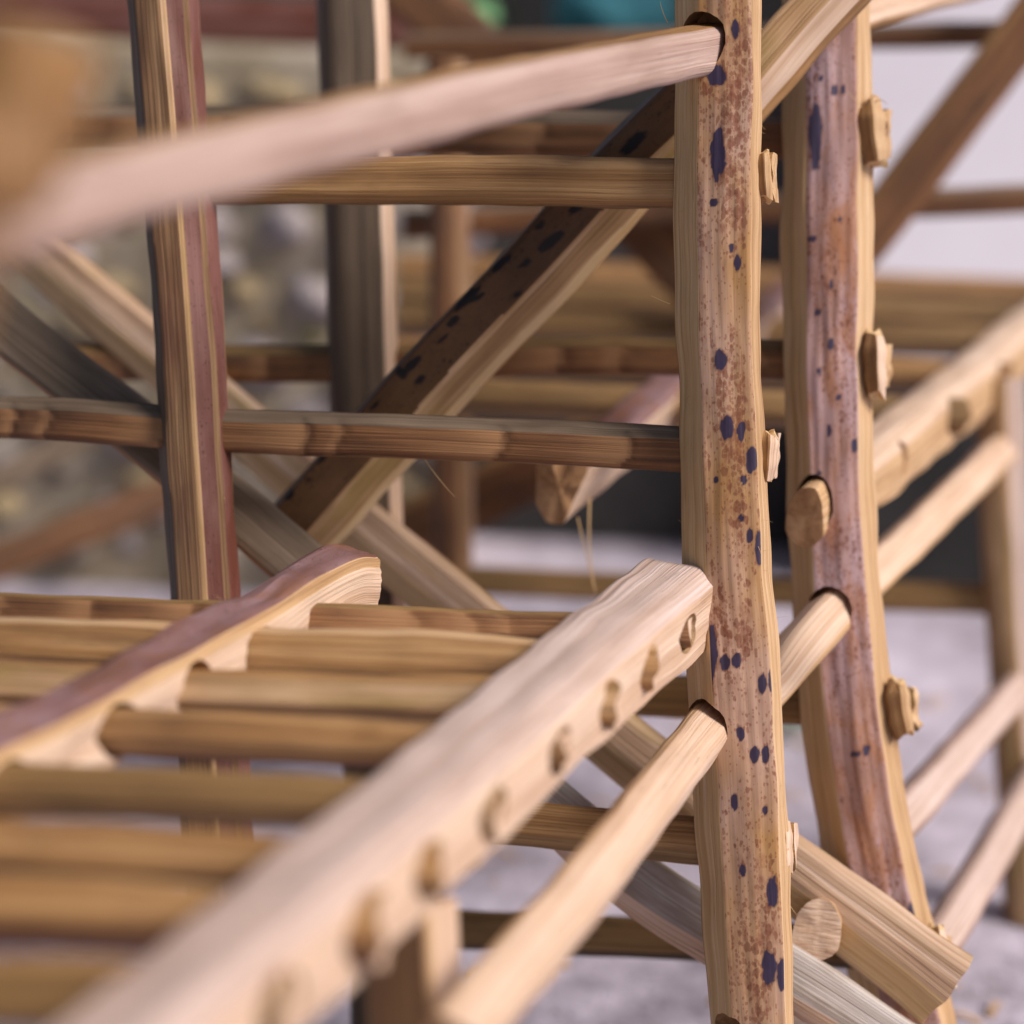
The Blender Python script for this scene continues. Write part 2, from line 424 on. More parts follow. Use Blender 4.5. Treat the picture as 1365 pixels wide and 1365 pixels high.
def stone_wall():
    y0 = Z(200, 790, 0).y
    xl, xr = P(-260, 500, y0).x, P(575, 500, y0).x
    t = thing('stone_wall', 'rough rubble stone wall blurred behind the crates on the left', 'wall', ((xl + xr) / 2, y0 + .1, 0))
    bm = bmesh.new(); block(bm, (xl, y0 + .012, -.01), (xr, y0 + .22, .418), .01)
    mesh_obj('mortar_core', bm, MORT, t)
    protos = []
    for k in range(7):
        bm = bmesh.new(); bmesh.ops.create_icosphere(bm, subdivisions=2, radius=.5)
        for v in bm.verts:
            d = noise.noise(v.co * 1.9 + Vector((k * 7, 0, 0)))
            v.co = v.co * (1 + .34 * d)
            v.co.x = math.copysign(abs(v.co.x) ** .85, v.co.x) * .6
        me = bpy.data.meshes.new('stone'); bm.to_mesh(me); bm.free()
        me.polygons.foreach_set('use_smooth', [True] * len(me.polygons)); protos.append(me)
    byk = {}
    z = .02; rr = random.Random(11)
    while z < .385:
        hh = rr.uniform(.022, .042); x = xl + rr.uniform(-.03, .01)
        while x < xr:
            ww = rr.uniform(.03, .075)
            px, py = pix(Vector((x, y0, z)))
            if 260 < px < 440 and py < 160: m = rr.choice((1, 1, 1, 4))
            elif py > 560: m = rr.choice((0, 0, 2, 3, 2, 1))
            else: m = rr.choice((0, 0, 2, 4, 0, 1, 1, 3))
            k = rr.randrange(7)
            if (k, m) not in byk:
                me = protos[k].copy(); me.materials.append(STM[m]); byk[(k, m)] = me
            o = bpy.data.objects.new('stone', byk[(k, m)])
            o.location = (x + ww / 2, y0 + rr.uniform(.02, .045), z + hh / 2)
            o.scale = (ww * 1.1, .07, hh * 1.25); o.rotation_euler = (rr.uniform(-.2, .2), rr.uniform(-.15, .15), rr.uniform(-.2, .2))
            link(o, t); x += ww
        z += hh
    return y0
WY = stone_wall()

def backdrop():
    nb_m = rough_stone('shade_plaster', (.016, .015, .015), (.032, .03, .03), (.06, .055, .055), 25)  # near-black base colour stands in for deep shade
    y0 = Z(780, 722, 0).y
    xl, xr = P(560, 500, y0).x + .03, P(2100, 500, y0).x
    t = thing('shade_dark_wall', 'stepped wall coloured near black for the deep shade behind the middle of the crates', 'wall', ((xl + xr) / 2, y0 + .2, 0))
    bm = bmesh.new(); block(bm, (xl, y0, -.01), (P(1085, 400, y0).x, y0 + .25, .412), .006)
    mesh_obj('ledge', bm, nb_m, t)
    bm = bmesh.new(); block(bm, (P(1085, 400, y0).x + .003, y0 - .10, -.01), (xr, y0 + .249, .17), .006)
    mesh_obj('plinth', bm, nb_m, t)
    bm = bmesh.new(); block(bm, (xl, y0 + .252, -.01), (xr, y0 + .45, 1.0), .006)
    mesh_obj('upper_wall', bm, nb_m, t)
    # white board standing on the plinth
    nb = NB('white_board_paint'); tc = nb.n('ShaderNodeTexCoord'); n = nb.noise(tc.outputs['Object'], (5, 5, 5), 4, .6)
    nb.l(nb.ramp(n, [(.35, (.84, .79, .86)), (.65, (.90, .86, .92))]), nb.b.inputs['Base Color']); nb.b.inputs['Roughness'].default_value = .6
    bm = bmesh.new(); block(bm, (P(1090, 400, y0 - .05).x, -.009, 0), (xr - .05, .009, .62), .003)
    o = mesh_obj('white_board', bm, nb.m)
    o.location = (0, y0 - .055, .172); o.rotation_euler = (R(-4), 0, 0)
    tag(o, 'large plain white board leaning against the dark wall behind the spotted posts', 'board')
    # teal bundle and leafy plant on the ledge
    nb = NB('teal_cloth'); tc = nb.n('ShaderNodeTexCoord'); n = nb.noise(tc.outputs['Object'], (20, 20, 20), 4, .6)
    nb.l(nb.ramp(n, [(.35, (.03, .16, .20)), (.65, (.07, .30, .36))]), nb.b.inputs['Base Color']); nb.b.inputs['Roughness'].default_value = .8
    bm = bmesh.new(); bmesh.ops.create_icosphere(bm, subdivisions=4, radius=.5)
    for v in bm.verts:
        d = noise.noise(v.co * 3.2) * .16 + .05 * abs(noise.noise(v.co * 9))
        v.co *= 1 + d; v.co.z = max(v.co.z, -.38)
    o = mesh_obj('cloth_bundle', bm, nb.m, None, True)
    c = P(822, 0, y0 + .1); o.scale = (.11, .11, .085); o.location = (c.x, y0 + .1, .412 + .38 * .085)
    tag(o, 'crumpled teal cloth bundle resting on the dark ledge at the top edge', 'cloth')
    nb = NB('leaf_green'); tc = nb.n('ShaderNodeTexCoord'); n = nb.noise(tc.outputs['Object'], (40, 40, 40), 3, .6)
    nb.l(nb.ramp(n, [(.35, (.16, .40, .17)), (.65, (.32, .58, .30))]), nb.b.inputs['Base Color']); nb.b.inputs['Roughness'].default_value = .45
    def leaf_mesh():
        vs = []; fs = []; n = 8
        for i in range(n + 1):
            t_ = i / n; wd = .26 * math.sin(math.pi * min(1, t_ * .96 + .02)) ** .8; dr = -.25 * t_ * t_
            vs += [(-wd, t_, dr + wd * .3), (0, t_, dr), (wd, t_, dr + wd * .3)]
        for i in range(n):
            a = i * 3; fs += [(a, a + 1, a + 4, a + 3), (a + 1, a + 2, a + 5, a + 4)]
        fs += [tuple(reversed(f)) for f in []]
        me = bpy.data.meshes.new('leaf'); me.from_pydata(vs, [], fs); me.materials.append(nb.m)
        me.polygons.foreach_set('use_smooth', [True] * len(fs)); return me
    lm = leaf_mesh()
    c = P(612, 20, y0 + .06)
    t = thing('leafy_plant', 'small bright green leafy plant growing on the dark ledge at the top', 'plant', (c.x, y0 + .06, .411))
    bm = bmesh.new(); bmesh.ops.create_cone(bm, cap_ends=True, segments=8, radius1=.004, radius2=.002, depth=.09)
    for v in bm.verts: v.co += Vector((c.x, y0 + .06, .411 + .044))
    mesh_obj('stem', bm, nb.m, t)
    rr = random.Random(3)
    for k in range(16):
        o = bpy.data.objects.new('leaf', lm)
        s = rr.uniform(.045, .075); o.scale = (s, s, s)
        o.location = (c.x + rr.uniform(-.004, .004), y0 + .06 + rr.uniform(-.004, .004), .411 + rr.uniform(.01, .085))
        o.rotation_euler = (rr.uniform(-.3, .7), 0, rr.uniform(0, 6.28)); link(o, t)
    g = Z(1056, 985, 0)
    t = thing('ground_weed', 'little green weed on the pale ground between the two spotted posts', 'plant', (g.x, g.y, 0))
    for k in range(7):
        o = bpy.data.objects.new('leaf', lm); s = rr.uniform(.022, .035); o.scale = (s, s, s)
        o.location = (g.x + rr.uniform(-.006, .006), g.y + rr.uniform(-.006, .006), rr.uniform(.003, .012))
        o.rotation_euler = (rr.uniform(.3, 1.1), 0, k * .9 + rr.uniform(-.2, .2)); link(o, t)
backdrop()

def loose(pts, w, h, mat, label):
    o = stick('loose_rib', pts, w, h, 'slab', (mat,), step=.02, res=.006)
    tag(o, label, 'stick', 'loose palm ribs by the stone wall')
loose([Vector((P(-320, 60, WY).x, WY + .04, .434)), Vector((P(150, 30, WY).x, WY + .04, .434)), Vector((P(560, -20, WY).x, WY + .05, .437))], .036, .030, 'purple',
      'reddish brown palm rib lying along the top of the stone wall')
a = Z(-420, 930, 0.012); b = P(225, 660, WY - .03)
loose([a, (a + b) / 2 + Vector((0, 0, .004)), b], .026, .022, 'brown', 'brown palm rib leaning on stone wall, lower of two at the left edge')
a = Z(-520, 880, 0.012); b = P(130, 575, WY - .03)
loose([a, (a + b) / 2, b], .018, .018, 'grey', 'thin grey palm rib leaning on stone wall, upper of two at the left edge')

# ================================================================== FRONT CRATE
GRP = 'palm rib crates'
A = thing('palm_crate', 'nearer palm rib crate with the sharp spotted tan post and slatted floor', 'crate', (P(600, 900, .62).x, P(600, 900, .62).y, 0), GRP)
def foot(p_top, p_low):
    """carry a post straight on down to the ground"""
    d = (p_low - p_top); k = (0.0 - p_low.z) / d.z; return p_low + d * k

sp1 = [(957, 205, 9, 33), (955, 100, 12, 13), (980, 40, 5, 12), (960, 480, 8, 13), (969, 570, 8, 16), (988, 573, 5, 12), (1002, 613, 8, 17),
       (1012, 730, 6, 22), (1018, 575, 4, 11), (948, 870, 7, 36), (967, 882, 6, 10), (981, 880, 6, 10), (1016, 911, 5, 13), (1028, 905, 3, 17), (987, 978, 5, 9),
       (1006, 1006, 6, 11), (1020, 1006, 5, 13), (1020, 1080, 4, 6), (1030, 1188, 8, 19), (1025, 1290, 9, 22), (1042, 1300, 6, 20), (979, 1070, 4, 10), (990, 1160, 4, 8), (983, 350, 4, 10),
       (952, 270, 6, 5), (992, 640, 4, 6), (954, 640, 3, 5), (988, 690, 4, 4), (1000, 715, 4, 9), (975, 330, 3, 5)]
c1 = [(953, -120), (957, 0), (957, 300), (960, 500), (967, 750), (977, 900), (990, 1100), (1003, 1365)]
pp = [P(x, y, .747) for x, y in c1]; pp.append(foot(pp[-2], pp[-1]))
post1 = stick('post', pp, .0325, .030, 'bark', ('yellow', 'speck', 'speck', 'pale', 'pale', 'tan', 'tan'), parent=A, step=.001, res=.0007, wob=.0009, rad=.001,
              spots=sp1, label='tan post with freckles and dark oval spots', seed=3.1, widths=[.97, .97, 1.0, .93, 1.02, 1.04, 1.06, .98, 1.0])
pp = [P(206, -130, .786), P(216, 0, .785), P(250, 400, .785), P(261, 600, .785), P(272, 790, .785)]; pp.append(foot(pp[-2], pp[-1]))
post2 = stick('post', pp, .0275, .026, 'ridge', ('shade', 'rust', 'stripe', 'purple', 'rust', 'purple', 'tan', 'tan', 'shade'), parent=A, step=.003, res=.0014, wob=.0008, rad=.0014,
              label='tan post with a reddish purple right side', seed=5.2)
# near stub post and near leaning post
pp = [P(556, 1205, .566), P(566, 1400, .562)]; pp.append(foot(pp[-2], pp[-1]))
stick('post', pp, .028, .026, 'tri', ('tan', 'pale', 'pink', 'tan', 'tan', 'tan'), parent=A, roll=12, label='short post with a free top under the notched rail')
stick('post', [P(50, 45, .345), P(-5, 200, .345), P(-130, 500, .345), Z(-260, 1500, 0)], .022, .02, 'slab', ('tan',), parent=A, label='near leaning post at the left edge')

stick('brace', [P(985, 142, .781), P(1064, 48, .779), P(1128, -22, .778), P(1190, -90, .778)], .0235, .015, [(-.5, -.5), (-.5, .34), (-.46, .44), (.02, .5), (.36, .12), (.5, -.1), (.5, -.5)],
      ('tan', 'stripe', 'stripe', 'pink', 'tan', 'tan', 'tan'), parent=A, step=.003, res=.0016, wob=.001, rad=.001, label='splintered pale brace crossing between the two spotted posts')
# long rails, level with the slatted floor
zA = P(905, 815, .735).z
rf = Z(888, 815, zA); rn = Z(285, 1335, zA); rd = (rn - rf).normalized()
rail_end = rf - rd * .012
railA = stick('rail', [rail_end, rf.lerp(rn, .3) + Vector((0, 0, .001)), rf.lerp(rn, .7), rn + rd * .12], .0275, .027,
              [(-.5, -.5), (-.5, .32), (-.3, .5), (.42, .5), (.5, .4), (.5, -.5)], ('pink', 'blush', 'blush', 'pink', 'pale', 'pale'), parent=A,  # lilac chamfer and top carry the sky light as colour
              face=(0, 0, 1), step=.004, res=.003, wob=.0012, rad=.0025, widths=[1.12, 1.04, 1, 1], label='pale notched rail running to the near left corner', seed=8.8, cap='pale')
lf = Z(478, 778, zA); ln = Z(70, 992, zA); ld = (ln - lf).normalized()
railL = stick('rail', [lf, lf.lerp(ln, .14) + Vector((.001, 0, .004)), lf.lerp(ln, .5) - Vector((0, 0, .001)), ln, ln + ld * .2], .019, .024,
              [(-.5, -.5), (-.5, .26), (-.4, .42), (.36, .5), (.5, .36), (.44, -.5)], ('pink', 'pale', 'mauve', 'purple', 'pale', 'tan'), parent=A,
              face=(0, 0, 1), step=.003, res=.0016, wob=.0022, rad=.0018, label='wavy rail with purple skin on top', seed=2.3, cap='pale')
railL.location.z += .002

def x_on(a, d, y): return a.x + d.x * (y - a.y) / d.y
slat_rows = [  # pixel row at x=450, thickness, depth, profile, materials, chip
 (824, .0115, .015, 'slab', ('olive', 'olive', 'brown', 'brown', 'olive', 'olive'), .0012),
 (872, .0172, .020, 'slab', ('tan', 'pale', 'tan', 'tan', 'tan', 'tan'), 0),
 (922, .0138, .018, 'slab', ('tan', 'tan', 'stripe', 'tan', 'olive', 'olive'), 0),
 (985, .0150, .018, 'dee',  ('brown', 'tan', 'tan', 'tan', 'brown', 'brown'), .0016),
 (1069, .0156, .018, 'dee', ('olive',), 0),
 (1148, .0135, .018, 'slab', ('olive', 'tan', 'tan', 'olive', 'olive', 'olive'), .001),
 (1230, .0165, .019, 'dee', ('tan', 'tan', 'tan', 'brown', 'brown', 'brown'), .0012),
 (1335, .015, .018, 'slab', ('tan', 'tan', 'olive', 'olive', 'olive', 'olive'), 0),
 (1450, .0135, .018, 'slab', ('tan',), 0)]
slat_y = []
for (row, th, dp, pf, ms, ch) in slat_rows:
    c = Z(450, row, zA); slat_y.append(c.y)
    xr = x_on(rf, rd, c.y) + random.uniform(.0150, .0180)
    dz = random.uniform(-.0012, .0012)
    xl = -.34
    stick('slat', [Vector((xl, c.y + random.uniform(-.004, .004), zA + dz)), Vector((-.12, c.y + random.uniform(-.0015, .0015), zA + dz)), Vector((xr, c.y, zA - .001))],
          th, dp, pf, ms, parent=A, face=(0, -1, .55), step=.004 if row < 1000 else .008, res=.0022, wob=.0009, chip=ch, rad=.001, cap='pink', rag=.0026, widths=[random.uniform(.86, 1.12) for _ in range(9)])
for y in slat_y[:8]:                                  # real mortises in the rails: a sliver of gap beside every slat
    x = x_on(rf, rd, y)
    k = random.uniform(.9, 1.08); sh = random.uniform(.0008, .002)
    bore(railA, (x - .05, y - sh, zA - .0005), (x + .05, y - sh, zA - .0005), .0182 * k, .0142 * random.uniform(.92, 1.1), mat='pale')
for y in slat_y[1:6]:
    x = x_on(lf, ld, y)
    bore(railL, (x - .04, y, zA), (x + .04, y, zA), .019, .0165)

# rods from the near left into the spotted post
e = P(939, 67, .742); n_ = P(-90, 312, .415)
top = stick('rod', [e + (e - n_).normalized() * .018, e, e.lerp(n_, .5) + Vector((0, 0, .002)), n_], .0176, .015, 'slab', ('rose', 'rose', 'rose', 'rose', 'tan', 'tan'), parent=A,
            roll=-14, step=.005, res=.002, label='thick pale rod near the top, blurred towards the left')
bore(post1, e + (n_ - e).normalized() * .04 + Vector((0, 0, .0035)), e + Vector((0, 0, .0035)) - (n_ - e).normalized() * .012, .020, .0215)
e = P(942, 975, .742); n_ = P(600, 1395, .51)
thin = stick('rod', [e + (e - n_).normalized() * .016, e, e.lerp(n_, .55) + Vector((.001, 0, 0)), n_], .0170, .015, 'slab', ('pink', 'pink', 'pink', 'pale', 'pink', 'tan'), parent=A,
             roll=10, step=.004, res=.002, wob=.0008, label='thin pinkish rod entering the spotted post low down')
bore(post1, e + (n_ - e).normalized() * .04 + Vector((0, 0, .0026)), e + Vector((0, 0, .0026)) - (n_ - e).normalized() * .012, .0182, .0195)
q0 = P(974, 1381, .735); bore(post1, q0 + Vector((0, -.04, 0)), q0 + Vector((0, .012, 0)), .0095, .013)

# cross rods between the two far posts; their ends come out to the right of the spotted post
stick('rod', [P(130, 236, .793), P(300, 239, .785), P(600, 241, .772), P(890, 244, .758), P(1033, 236, .748)], .0180, .013, 'slab', ('olive', 'tan', 'tan', 'tan', 'olive', 'tan'), cap='pale',
      parent=A, step=.004, res=.0016, wob=.0007, rad=.0012, roll=-6, label='smooth straw coloured cross rod')
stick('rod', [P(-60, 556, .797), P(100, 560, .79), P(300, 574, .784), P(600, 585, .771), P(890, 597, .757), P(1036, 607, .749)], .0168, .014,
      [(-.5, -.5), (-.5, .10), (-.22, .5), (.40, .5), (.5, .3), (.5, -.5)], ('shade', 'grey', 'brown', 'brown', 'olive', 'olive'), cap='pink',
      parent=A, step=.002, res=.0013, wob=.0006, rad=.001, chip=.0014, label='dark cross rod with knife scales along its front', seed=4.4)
stick('rod', [P(430, 1078, .775), P(640, 1092, .768), P(925, 1120, .757), P(1060, 1129, .75)], .0172, .013,
      [(-.5, -.5), (-.5, .3), (-.4, .5), (.22, .5), (.5, .1), (.5, -.5)], ('tan', 'tan', 'tan', 'olive', 'olive', 'tan'), cap='pink',
      parent=A, step=.004, res=.0016, wob=.0007, rad=.0012, label='straw coloured cross rod under the slatted floor')
# braces of the far face
dk = [(735, 322, 18, 6), (700, 352, 9, 3), (668, 352, 14, 5), (622, 398, 20, 7), (604, 428, 9, 5), (590, 452, 7, 3), (548, 486, 13, 5), (535, 497, 5, 8), (560, 505, 8, 3), (770, 275, 14, 5), (800, 240, 16, 6), (640, 395, 7, 3),
      (500, 540, 8, 3), (468, 566, 9, 4), (430, 612, 7, 4), (385, 660, 8, 4), (372, 692, 6, 5), (412, 640, 6, 3), (845, 190, 20, 7), (690, 392, 6, 3), (745, 350, 6, 2), (575, 440, 5, 2), (720, 300, 8, 3)]
dk = [q + (-43,) for q in dk]
stick('brace', [P(392, 722, .834), P(589, 500, .814), P(730, 352, .80), P(866, 205, .788), P(985, 96, .782)], .0315, .018,
      [(-.5, -.5), (-.5, .34), (-.46, .44), (.02, .5), (.36, .12), (.5, -.1), (.5, -.5)], ('dark', 'dark', 'dark', 'stripe', 'yellow', 'tan', 'tan'), parent=A, step=.0018, res=.0011, wob=.0008, rad=.0012,
      spots=dk, label='dark brown brace with black spots and a pale lower side', roll=4, seed=6.6, cap='mauve')
stick('brace', [P(-70, 358, .832), P(0, 428, .826), P(230, 608, .812), P(400, 752, .80), P(470, 815, .795)], .0225, .011, 'slab', ('grey', 'grey', 'grey', 'grey', 'tan', 'tan'), parent=A, step=.004, res=.002,
      label='weathered grey brace behind the left post', roll=-8)
stick('brace', [P(640, 992, .79), P(745, 1085, .785), P(860, 1185, .781), P(1060, 1308, .776), P(1180, 1385, .774), P(1260, 1440, .774)], .0225, .010,
      [(-.5, -.5), (-.5, .4), (-.42, .5), (.2, .5), (.5, .15), (.5, -.5)], ('silver', 'silver', 'silver', 'pink', 'pink', 'silver'), parent=A, step=.003, res=.0016,
      label='silvery grey brace low behind the spotted post', roll=6, widths=[.95, 1.05, 1.1, 1.0, .95])

def fuzz(o, n, seed, L=.004):
    """torn hair-fine fibres standing off the split edges of a stick"""
    rr = random.Random(seed); me = o.data; bm = bmesh.new()
    edges = [v for v in me.vertices]
    for k in range(n):
        v = rr.choice(edges); p = o.matrix_world @ v.co; nn = v.normal
        t = Vector((rr.uniform(-.4, .4), rr.uniform(-.4, .4), rr.uniform(-1, 1))) + nn * .8
        t.normalize(); l = L * rr.uniform(.4, 1.6); bend = Vector((rr.uniform(-1, 1), rr.uniform(-1, 1), rr.uniform(-1, 1))) * l * .25
        rings = []
        for q in range(5):
            f = q / 4; c = p + t * l * f + bend * f * f - nn * .0002; r = .00011 * (1 - .8 * f)
            rings.append([bm.verts.new(c + Vector((math.cos(a) * r, math.sin(a) * r, math.cos(a + 1) * r))) for a in (0, 2.1, 4.2)])
        for a_, b_ in zip(rings, rings[1:]):
            for i in range(3): bm.faces.new((a_[i], a_[(i + 1) % 3], b_[(i + 1) % 3], b_[i]))
    tag(mesh_obj('loose_fibres', bm, M['yellow'], o.parent), kind='stuff')
bpy.context.view_layer.update()
fuzz(post1, 70, 1); fuzz(post2, 40, 2); fuzz(railL, 30, 3); fuzz(thin, 25, 4)
# ================================================================== REAR CRATE
B = thing('palm_crate', 'farther palm rib crate with the lilac skinned post behind the sharp post', 'crate', (P(900, 700, 1.0).x, P(900, 700, 1.0).y, 0), GRP)
sp2 = [(1087, 182, 8, 40), (1092, 636, 3, 7), (1139, 594, 4, 10), (1112, 120, 3, 6), (1124, 120, 3, 5), (1090, 416, 4, 5), (1120, 292, 3, 4), (1105, 575, 3, 7), (1083, 318, 6, 3), (1108, 380, 3, 5), (1095, 105, 3, 4), (1140, 1005, 6, 4), (1155, 1000, 4, 6), (1216, 1213, 6, 14), (1107, 460, 4, 7), (1118, 530, 3, 4), (1092, 495, 3, 4)]
c2 = [(1103, -140), (1101, 0), (1103, 300), (1106, 600), (1112, 750), (1124, 900), (1143, 1050), (1176, 1210), (1212, 1365)]
pp = [P(x, y, .815 + .006 * max(0, (y - 900) / 400)) for x, y in c2]; pp.append(foot(pp[-2], pp[-1]))
post3 = stick('post', pp, .0360, .032, 'bark2', ('yellow', 'lilac', 'lilac', 'pale', 'pale', 'tan', 'tan'), parent=B, step=.0018, res=.0009, wob=.0012, rad=.001,
              spots=sp2, label='post with lilac and rust coloured skin', seed=9.4, widths=[1, 1, 1, .98, 1.0, 1.02, 1.04, 1.06, 1.06, 1])
pp = [P(464, -120, .884), P(470, 0, .884), P(480, 300, .884), P(486, 560, .884), P(492, 720, .884)]; pp.append(foot(pp[-2], pp[-1]))
stick('post', pp, .0295, .026, [(-.5, -.5), (-.48, .3), (-.34, .48), (.29, .5), (.5, .28), (.5, -.5)], ('shade', 'shade', 'shade', 'pink', 'pink', 'shade'), parent=B, roll=4, step=.004, res=.002,  # light from the right put into the side colours
      label='post painted dark on its shaded sides with a thin pale lit right edge')
pp = [P(1334, 505, 1.07), P(1346, 800, 1.075), P(1368, 1150, 1.08)]; pp.append(foot(pp[-2], pp[-1]))
stick('post', pp, .026, .024, 'ridge', ('tan', 'stripe', 'stripe', 'blush', 'blush', 'silver', 'tan', 'tan', 'tan'), parent=B, roll=10, label='blurred post at the right edge')
pp = [P(594, 84, 1.13), P(598, 300, 1.13), P(604, 760, 1.13)]; pp.append(foot(pp[-2], pp[-1]))
stick('post', pp, .0225, .024, [(-.5, -.5), (-.46, .3), (-.3, .48), (.16, .5), (.5, .28), (.5, -.5)], ('shade', 'brown', 'brown', 'rust', 'blush', 'tan'), parent=B, label='blurred pinkish post behind the braces')
zB = P(1078, 688, .79).z
bf = P(1076, 688, .806); bn = Z(1375, 440, zB); bd = (bn - bf).normalized()
railB = stick('rail', [bf, bf.lerp(bn, .2), bf.lerp(bn, .6), bn, bn + bd * .25], .030, .031, [(-.5, -.4), (-.44, .2), (-.2, .5), (.3, .5), (.5, .3), (.5, -.42), (.2, -.5), (-.2, -.5)],
              ('pink', 'mauve', 'pink', 'pink', 'pale', 'pale', 'tan', 'tan'), parent=B, face=(0, 0, 1), step=.004, res=.002, wob=.0012, rad=.004,
              widths=[.60, .95, 1.0, 1.05, 1.1], label='pale rail whose cut end comes through the lilac post', seed=1.7)
t0_ = P(1074, 688, .796)
stick('tenon', [t0_, t0_ + bd * .02, t0_ + bd * .045], .0150, .0245, 'dee', ('pale',), cap='end', parent=railB, face=(0, 0, 1), step=.003, res=.0014, rad=.002, rag=.0012)
bore(post3, t0_ - bd * .02 + Vector((0, 0, .0012)), t0_ + bd * .06 + Vector((0, 0, .0012)), .0172, .0270)
lf2 = P(748, 655, .835); ln2 = Z(1010, 438, zB + .002); ld2 = (ln2 - lf2).normalized()
stick('rail', [lf2, lf2.lerp(ln2, .3), ln2, ln2 + ld2 * .2], .022, .028, [(-.5, -.2), (-.5, .34), (-.3, .5), (.4, .5), (.5, .36), (.1, -.5), (-.25, -.5)], ('pale', 'mauve', 'mauve', 'mauve', 'pink', 'tan', 'tan'),
      parent=B, face=(0, 0, 1), step=.004, res=.0025, wob=.001, label='rail with a mauve top and a cut tan end', rag=.003)
rows = [(540, .015, ('olive',)), (488, .015, ('olive', 'tan', 'tan', 'olive', 'olive', 'olive')), (440, .016, ('olive',)), (405, .018, ('tan', 'olive', 'olive', 'olive', 'olive', 'olive')), (372, .016, ('tan',))]
by = []
for row, th, ms in rows:
    c = Z(900, row, zB); by.append(c.y)
    xr = x_on(bf, bd, c.y) + .019
    stick('slat', [Vector((P(528, row, c.y).x, c.y + .004, zB)), Vector((.1, c.y, zB)), Vector((xr, c.y, zB))], th, .024, 'slab', ms, parent=B, face=(0, -1, .5), step=.008, res=.003, cap='pale', rag=.003)
for y in by[:4]:
    x = x_on(bf, bd, y); bore(railB, (x - .05, y - .002, zB), (x + .05, y - .002, zB), .027, .018)
y = Z(1185, 610, zB).y
x = x_on(bf, bd, y); bore(railB, (x + .006, y - .001, zB), (x + .05, y - .001, zB), .010, .016)
# rods into the lilac post from the right
a_ = P(1012, 926, .787); b_ = P(1106, 822, .803); c_ = P(1330, 605, 1.06)
stick('rod', [a_, b_, b_.lerp(c_, .5), c_ + (c_ - b_).normalized() * .01], .0168, .0145, 'slab', ('pink', 'pink', 'pink', 'pale', 'pink', 'tan'), parent=B, roll=12, step=.004, res=.002, wob=.0008, label='pinkish rod through the lilac post')
dr = (c_ - b_).normalized(); bore(post3, b_ - dr * .04 + Vector((-.0005, 0, .0032)), b_ + dr * .012 + Vector((-.0005, 0, .0028)), .0182, .0190)
stick('rod', [P(1150, 1148, .82), P(1205, 1086, .86), P(1350, 925, 1.06), P(1420, 850, 1.15)], .017, .015, 'slab', ('blush', 'rose', 'blush', 'rose', 'tan', 'tan'), parent=B, roll=10, step=.008)
stick('rod', [P(1215, 1300, .83), P(1265, 1235, .88), P(1370, 1055, 1.04), P(1420, 970, 1.13)], .017, .015, 'slab', ('blush', 'rose', 'blush', 'rose', 'tan', 'tan'), parent=B, roll=10, step=.008)
stick('rod', [P(1095, 28, .803), P(1165, 8, .87), P(1300, -26, 1.02), P(1400, -50, 1.15)], .018, .015, 'slab', ('mauve', 'pink', 'pink', 'tan', 'tan', 'tan'), parent=B, step=.008, label='pale top rod leaving the lilac post')
# cross rods of the near face, ends showing at the right of the lilac post
scal = [(-.5, -.5), (-.5, .10), (-.22, .5), (.40, .5), (.5, .3), (.5, -.5)]
stick('rod', [P(40, 168, .915), P(470, 172, .889), P(830, 178, .85), P(1100, 180, .822), P(1183, 178, .812)], .0195, .015, scal, ('shade', 'grey', 'brown', 'brown', 'shade', 'shade'), cap='pale', parent=B, step=.004, res=.002, chip=.001, rag=.004)
stick('rod', [P(60, 482, .915), P(470, 484, .889), P(800, 473, .855), P(1100, 482, .822), P(1180, 487, .812)], .0165, .015, scal, ('grey', 'olive', 'brown', 'brown', 'olive', 'shade'), cap='pale', parent=B, step=.004, res=.002, chip=.0014, rag=.004)
stick('rod', [P(400, 912, .9), P(870, 928, .85), P(1100, 940, .822), P(1218, 946, .812)], .0175, .015, 'slab', ('olive',), cap='pale', parent=B, step=.005, res=.002, rag=.004)
stick('rod', [P(400, 1228, .9), P(870, 1250, .852), P(1100, 1262, .828), P(1262, 1276, .806)], .0165, .015, 'slab', ('olive', 'olive', 'olive', 'shade', 'shade', 'olive'), cap='pale', parent=B, step=.005, res=.002, rag=.004)
# splayed rod ends (the cut fibre lips seen beside the posts)
def stub(px, py, d, hpx, wpx, mat, par, lean=0):
    k = d / F
    o = stick('rod_end', [P(px + lean, py + hpx / 2, d), P(px, py, d - .001), P(px - lean * .5, py - hpx / 2, d)], wpx * k, .016,
              [(-.5, -.5), (-.5, .36), (.10, .5), (.5, .22), (.4, -.5)], ('tan', 'tan', mat, mat, 'tan'), cap='yellow', parent=par,
              step=.0014, res=.0008, wob=.0012, rad=.0006, rag=.005, widths=[.85, 1.05, .95, 1.1, .8])
    bpy.context.view_layer.update(); fuzz(o, 26, int(px), .0032)
stub(1016, 235, .746, 58, 22, 'pale', A, 2); stub(1023, 606, .746, 52, 24, 'pink', A, -2); stub(1046, 1128, .747, 56, 22, 'pink', A, 1)
stub(1164, 182, .806, 76, 36, 'pale', B, 5); stub(1166, 488, .806, 74, 26, 'pink', B, 2); stub(1200, 943, .806, 66, 30, 'pale', B, 7); stub(1254, 1276, .80, 70, 26, 'pink', B, 9)
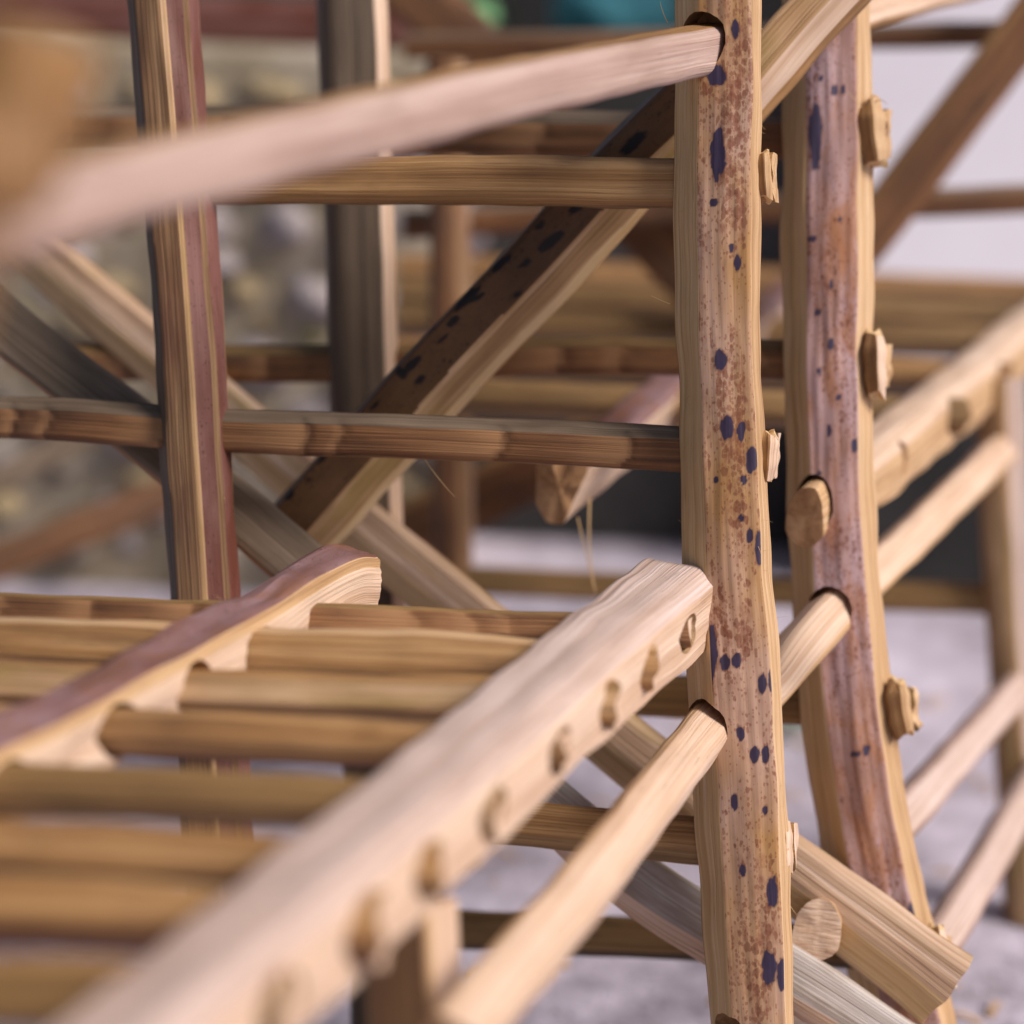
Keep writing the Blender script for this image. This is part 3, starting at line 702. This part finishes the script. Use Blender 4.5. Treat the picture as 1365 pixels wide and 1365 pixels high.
# long striped brace across the near face, and its peg
d3 = stick('brace', [P(-60, 236, .93), P(120, 397, .91), P(330, 575, .885), P(540, 752, .86), P(840, 1002, .815), P(1165, 1246, .787), P(1262, 1322, .780)], .0258, .018,
           [(-.5, -.5), (-.5, .2), (-.36, .5), (.12, .5), (.5, .12), (.5, -.5)], ('tan', 'split', 'split', 'yellow', 'stripe', 'tan'), parent=B, step=.004, res=.0018, wob=.0008, rad=.0014,
           label='long striped straw coloured brace', roll=0, widths=[.95, .95, .95, .97, 1.02, 1.18, 1.25], seed=7.7, cap='end')
stick('peg', [P(1089, 1238, .777), P(1098, 1228, .81), P(1120, 1205, .88)], .0185, .0240, 'dee', ('pale',), cap='pink', parent=B, step=.003, res=.0016, rad=.003, rag=.001, face=(0, 0, 1), label='round cut peg end beside the spotted post')
# far face
stick('rod', [P(520, 768, 1.13), P(900, 785, 1.12), P(1360, 800, 1.08)], .016, .015, 'slab', ('olive',), parent=B, step=.01)
stick('rod', [P(540, 62, 1.16), P(900, 55, 1.15), P(1420, 42, 1.14)], .014, .015, 'slab', ('brown', 'grey', 'brown', 'brown', 'brown', 'brown'), parent=B, step=.01)
stick('rod', [P(540, 300, 1.16), P(900, 282, 1.15), P(1420, 264, 1.14)], .0165, .015, 'slab', ('brown', 'grey', 'brown', 'brown', 'brown', 'brown'), parent=B, step=.01)
stick('brace', [P(1075, 410, 1.115), P(1180, 285, 1.115), P(1400, -5, 1.11)], .028, .014, 'slab', ('tan', 'tan', 'brown', 'brown', 'brown', 'brown'), parent=B, step=.01)
stick('brace', [P(470, -80, 1.19), P(640, 70, 1.185), P(900, 345, 1.17), P(990, 440, 1.16)], .034, .014, 'slab', ('brown',), parent=B, step=.01)
stick('brace', [P(470, 745, 1.18), P(600, 680, 1.17), P(900, 545, 1.14)], .034, .014, 'slab', ('tan', 'tan', 'brown', 'brown', 'brown', 'brown'), parent=B, step=.01)

# stray fibres hanging from the cut rails
def fibre(par, pts, r=.0002):
    bm = bmesh.new(); rings = []
    n = 14; pts = [Vector(p) for p in pts]
    for k in range(n + 1):
        t = k / n; p = pts[0] * (1 - t) ** 2 + pts[1] * 2 * t * (1 - t) + pts[2] * t * t
        rings.append([bm.verts.new(p + Vector((math.cos(a) * r, 0, math.sin(a) * r)) * (1 - .6 * t)) for a in (0, 2.1, 4.2)])
    for a_, b_ in zip(rings, rings[1:]):
        for i in range(3): bm.faces.new((a_[i], a_[(i + 1) % 3], b_[(i + 1) % 3], b_[i]))
    mesh_obj('fibre', bm, M['yellow'], par)
fibre(B, [P(786, 665, .84), P(782, 735, .84), P(794, 790, .84)], .0006)
fibre(B, [P(770, 690, .838), P(782, 745, .838), P(792, 785, .838)], .0004)
fibre(A, [P(566, 612, .772), P(585, 640, .772), P(606, 662, .775)], .0003)
fibre(A, [P(890, 30, .745), P(882, 15, .742), P(880, 2, .74)], .0002)
fibre(A, [P(340, 680, .83), P(350, 676, .825), P(362, 678, .82)], .00025)
fibre(A, [P(893, 405, .745), P(880, 400, .745), P(868, 394, .745)], .0002)
fibre(B, [P(1150, 142, .80), P(1136, 130, .798), P(1128, 120, .798)], .0002)
fibre(B, [P(1165, 138, .80), P(1174, 128, .798), P(1184, 140, .798)], .00025)

# shavings and bark crumbs under the crates
def shavings():
    rr = random.Random(21); bm = bmesh.new()
    for k in range(130):
        c = Z(rr.uniform(560, 1420), rr.uniform(815, 1500), 0); l = rr.uniform(.004, .022); wd = rr.uniform(.001, .004); a = rr.uniform(0, 6.28)
        d = Vector((math.cos(a), math.sin(a), 0)); n = Vector((-d.y, d.x, 0)); r0 = None; arch = rr.uniform(.0005, .004)
        for q in range(5):
            f = q / 4; p = c + d * l * (f - .5) + Vector((0, 0, .0012 + arch * math.sin(math.pi * f)))
            row = [bm.verts.new(p + n * wd * sx + Vector((0, 0, z_))) for sx, z_ in ((-.5, 0), (.5, 0), (.5, -.0008), (-.5, -.0008))]
            if r0:
                for i in range(4): bm.faces.new((r0[i], r0[(i + 1) % 4], row[(i + 1) % 4], row[i]))
            else: bm.faces.new(row[::-1])
            r0 = row
        bm.faces.new(r0)
    tag(mesh_obj('wood_shavings', bm, M['pale']), kind='stuff')
shavings()
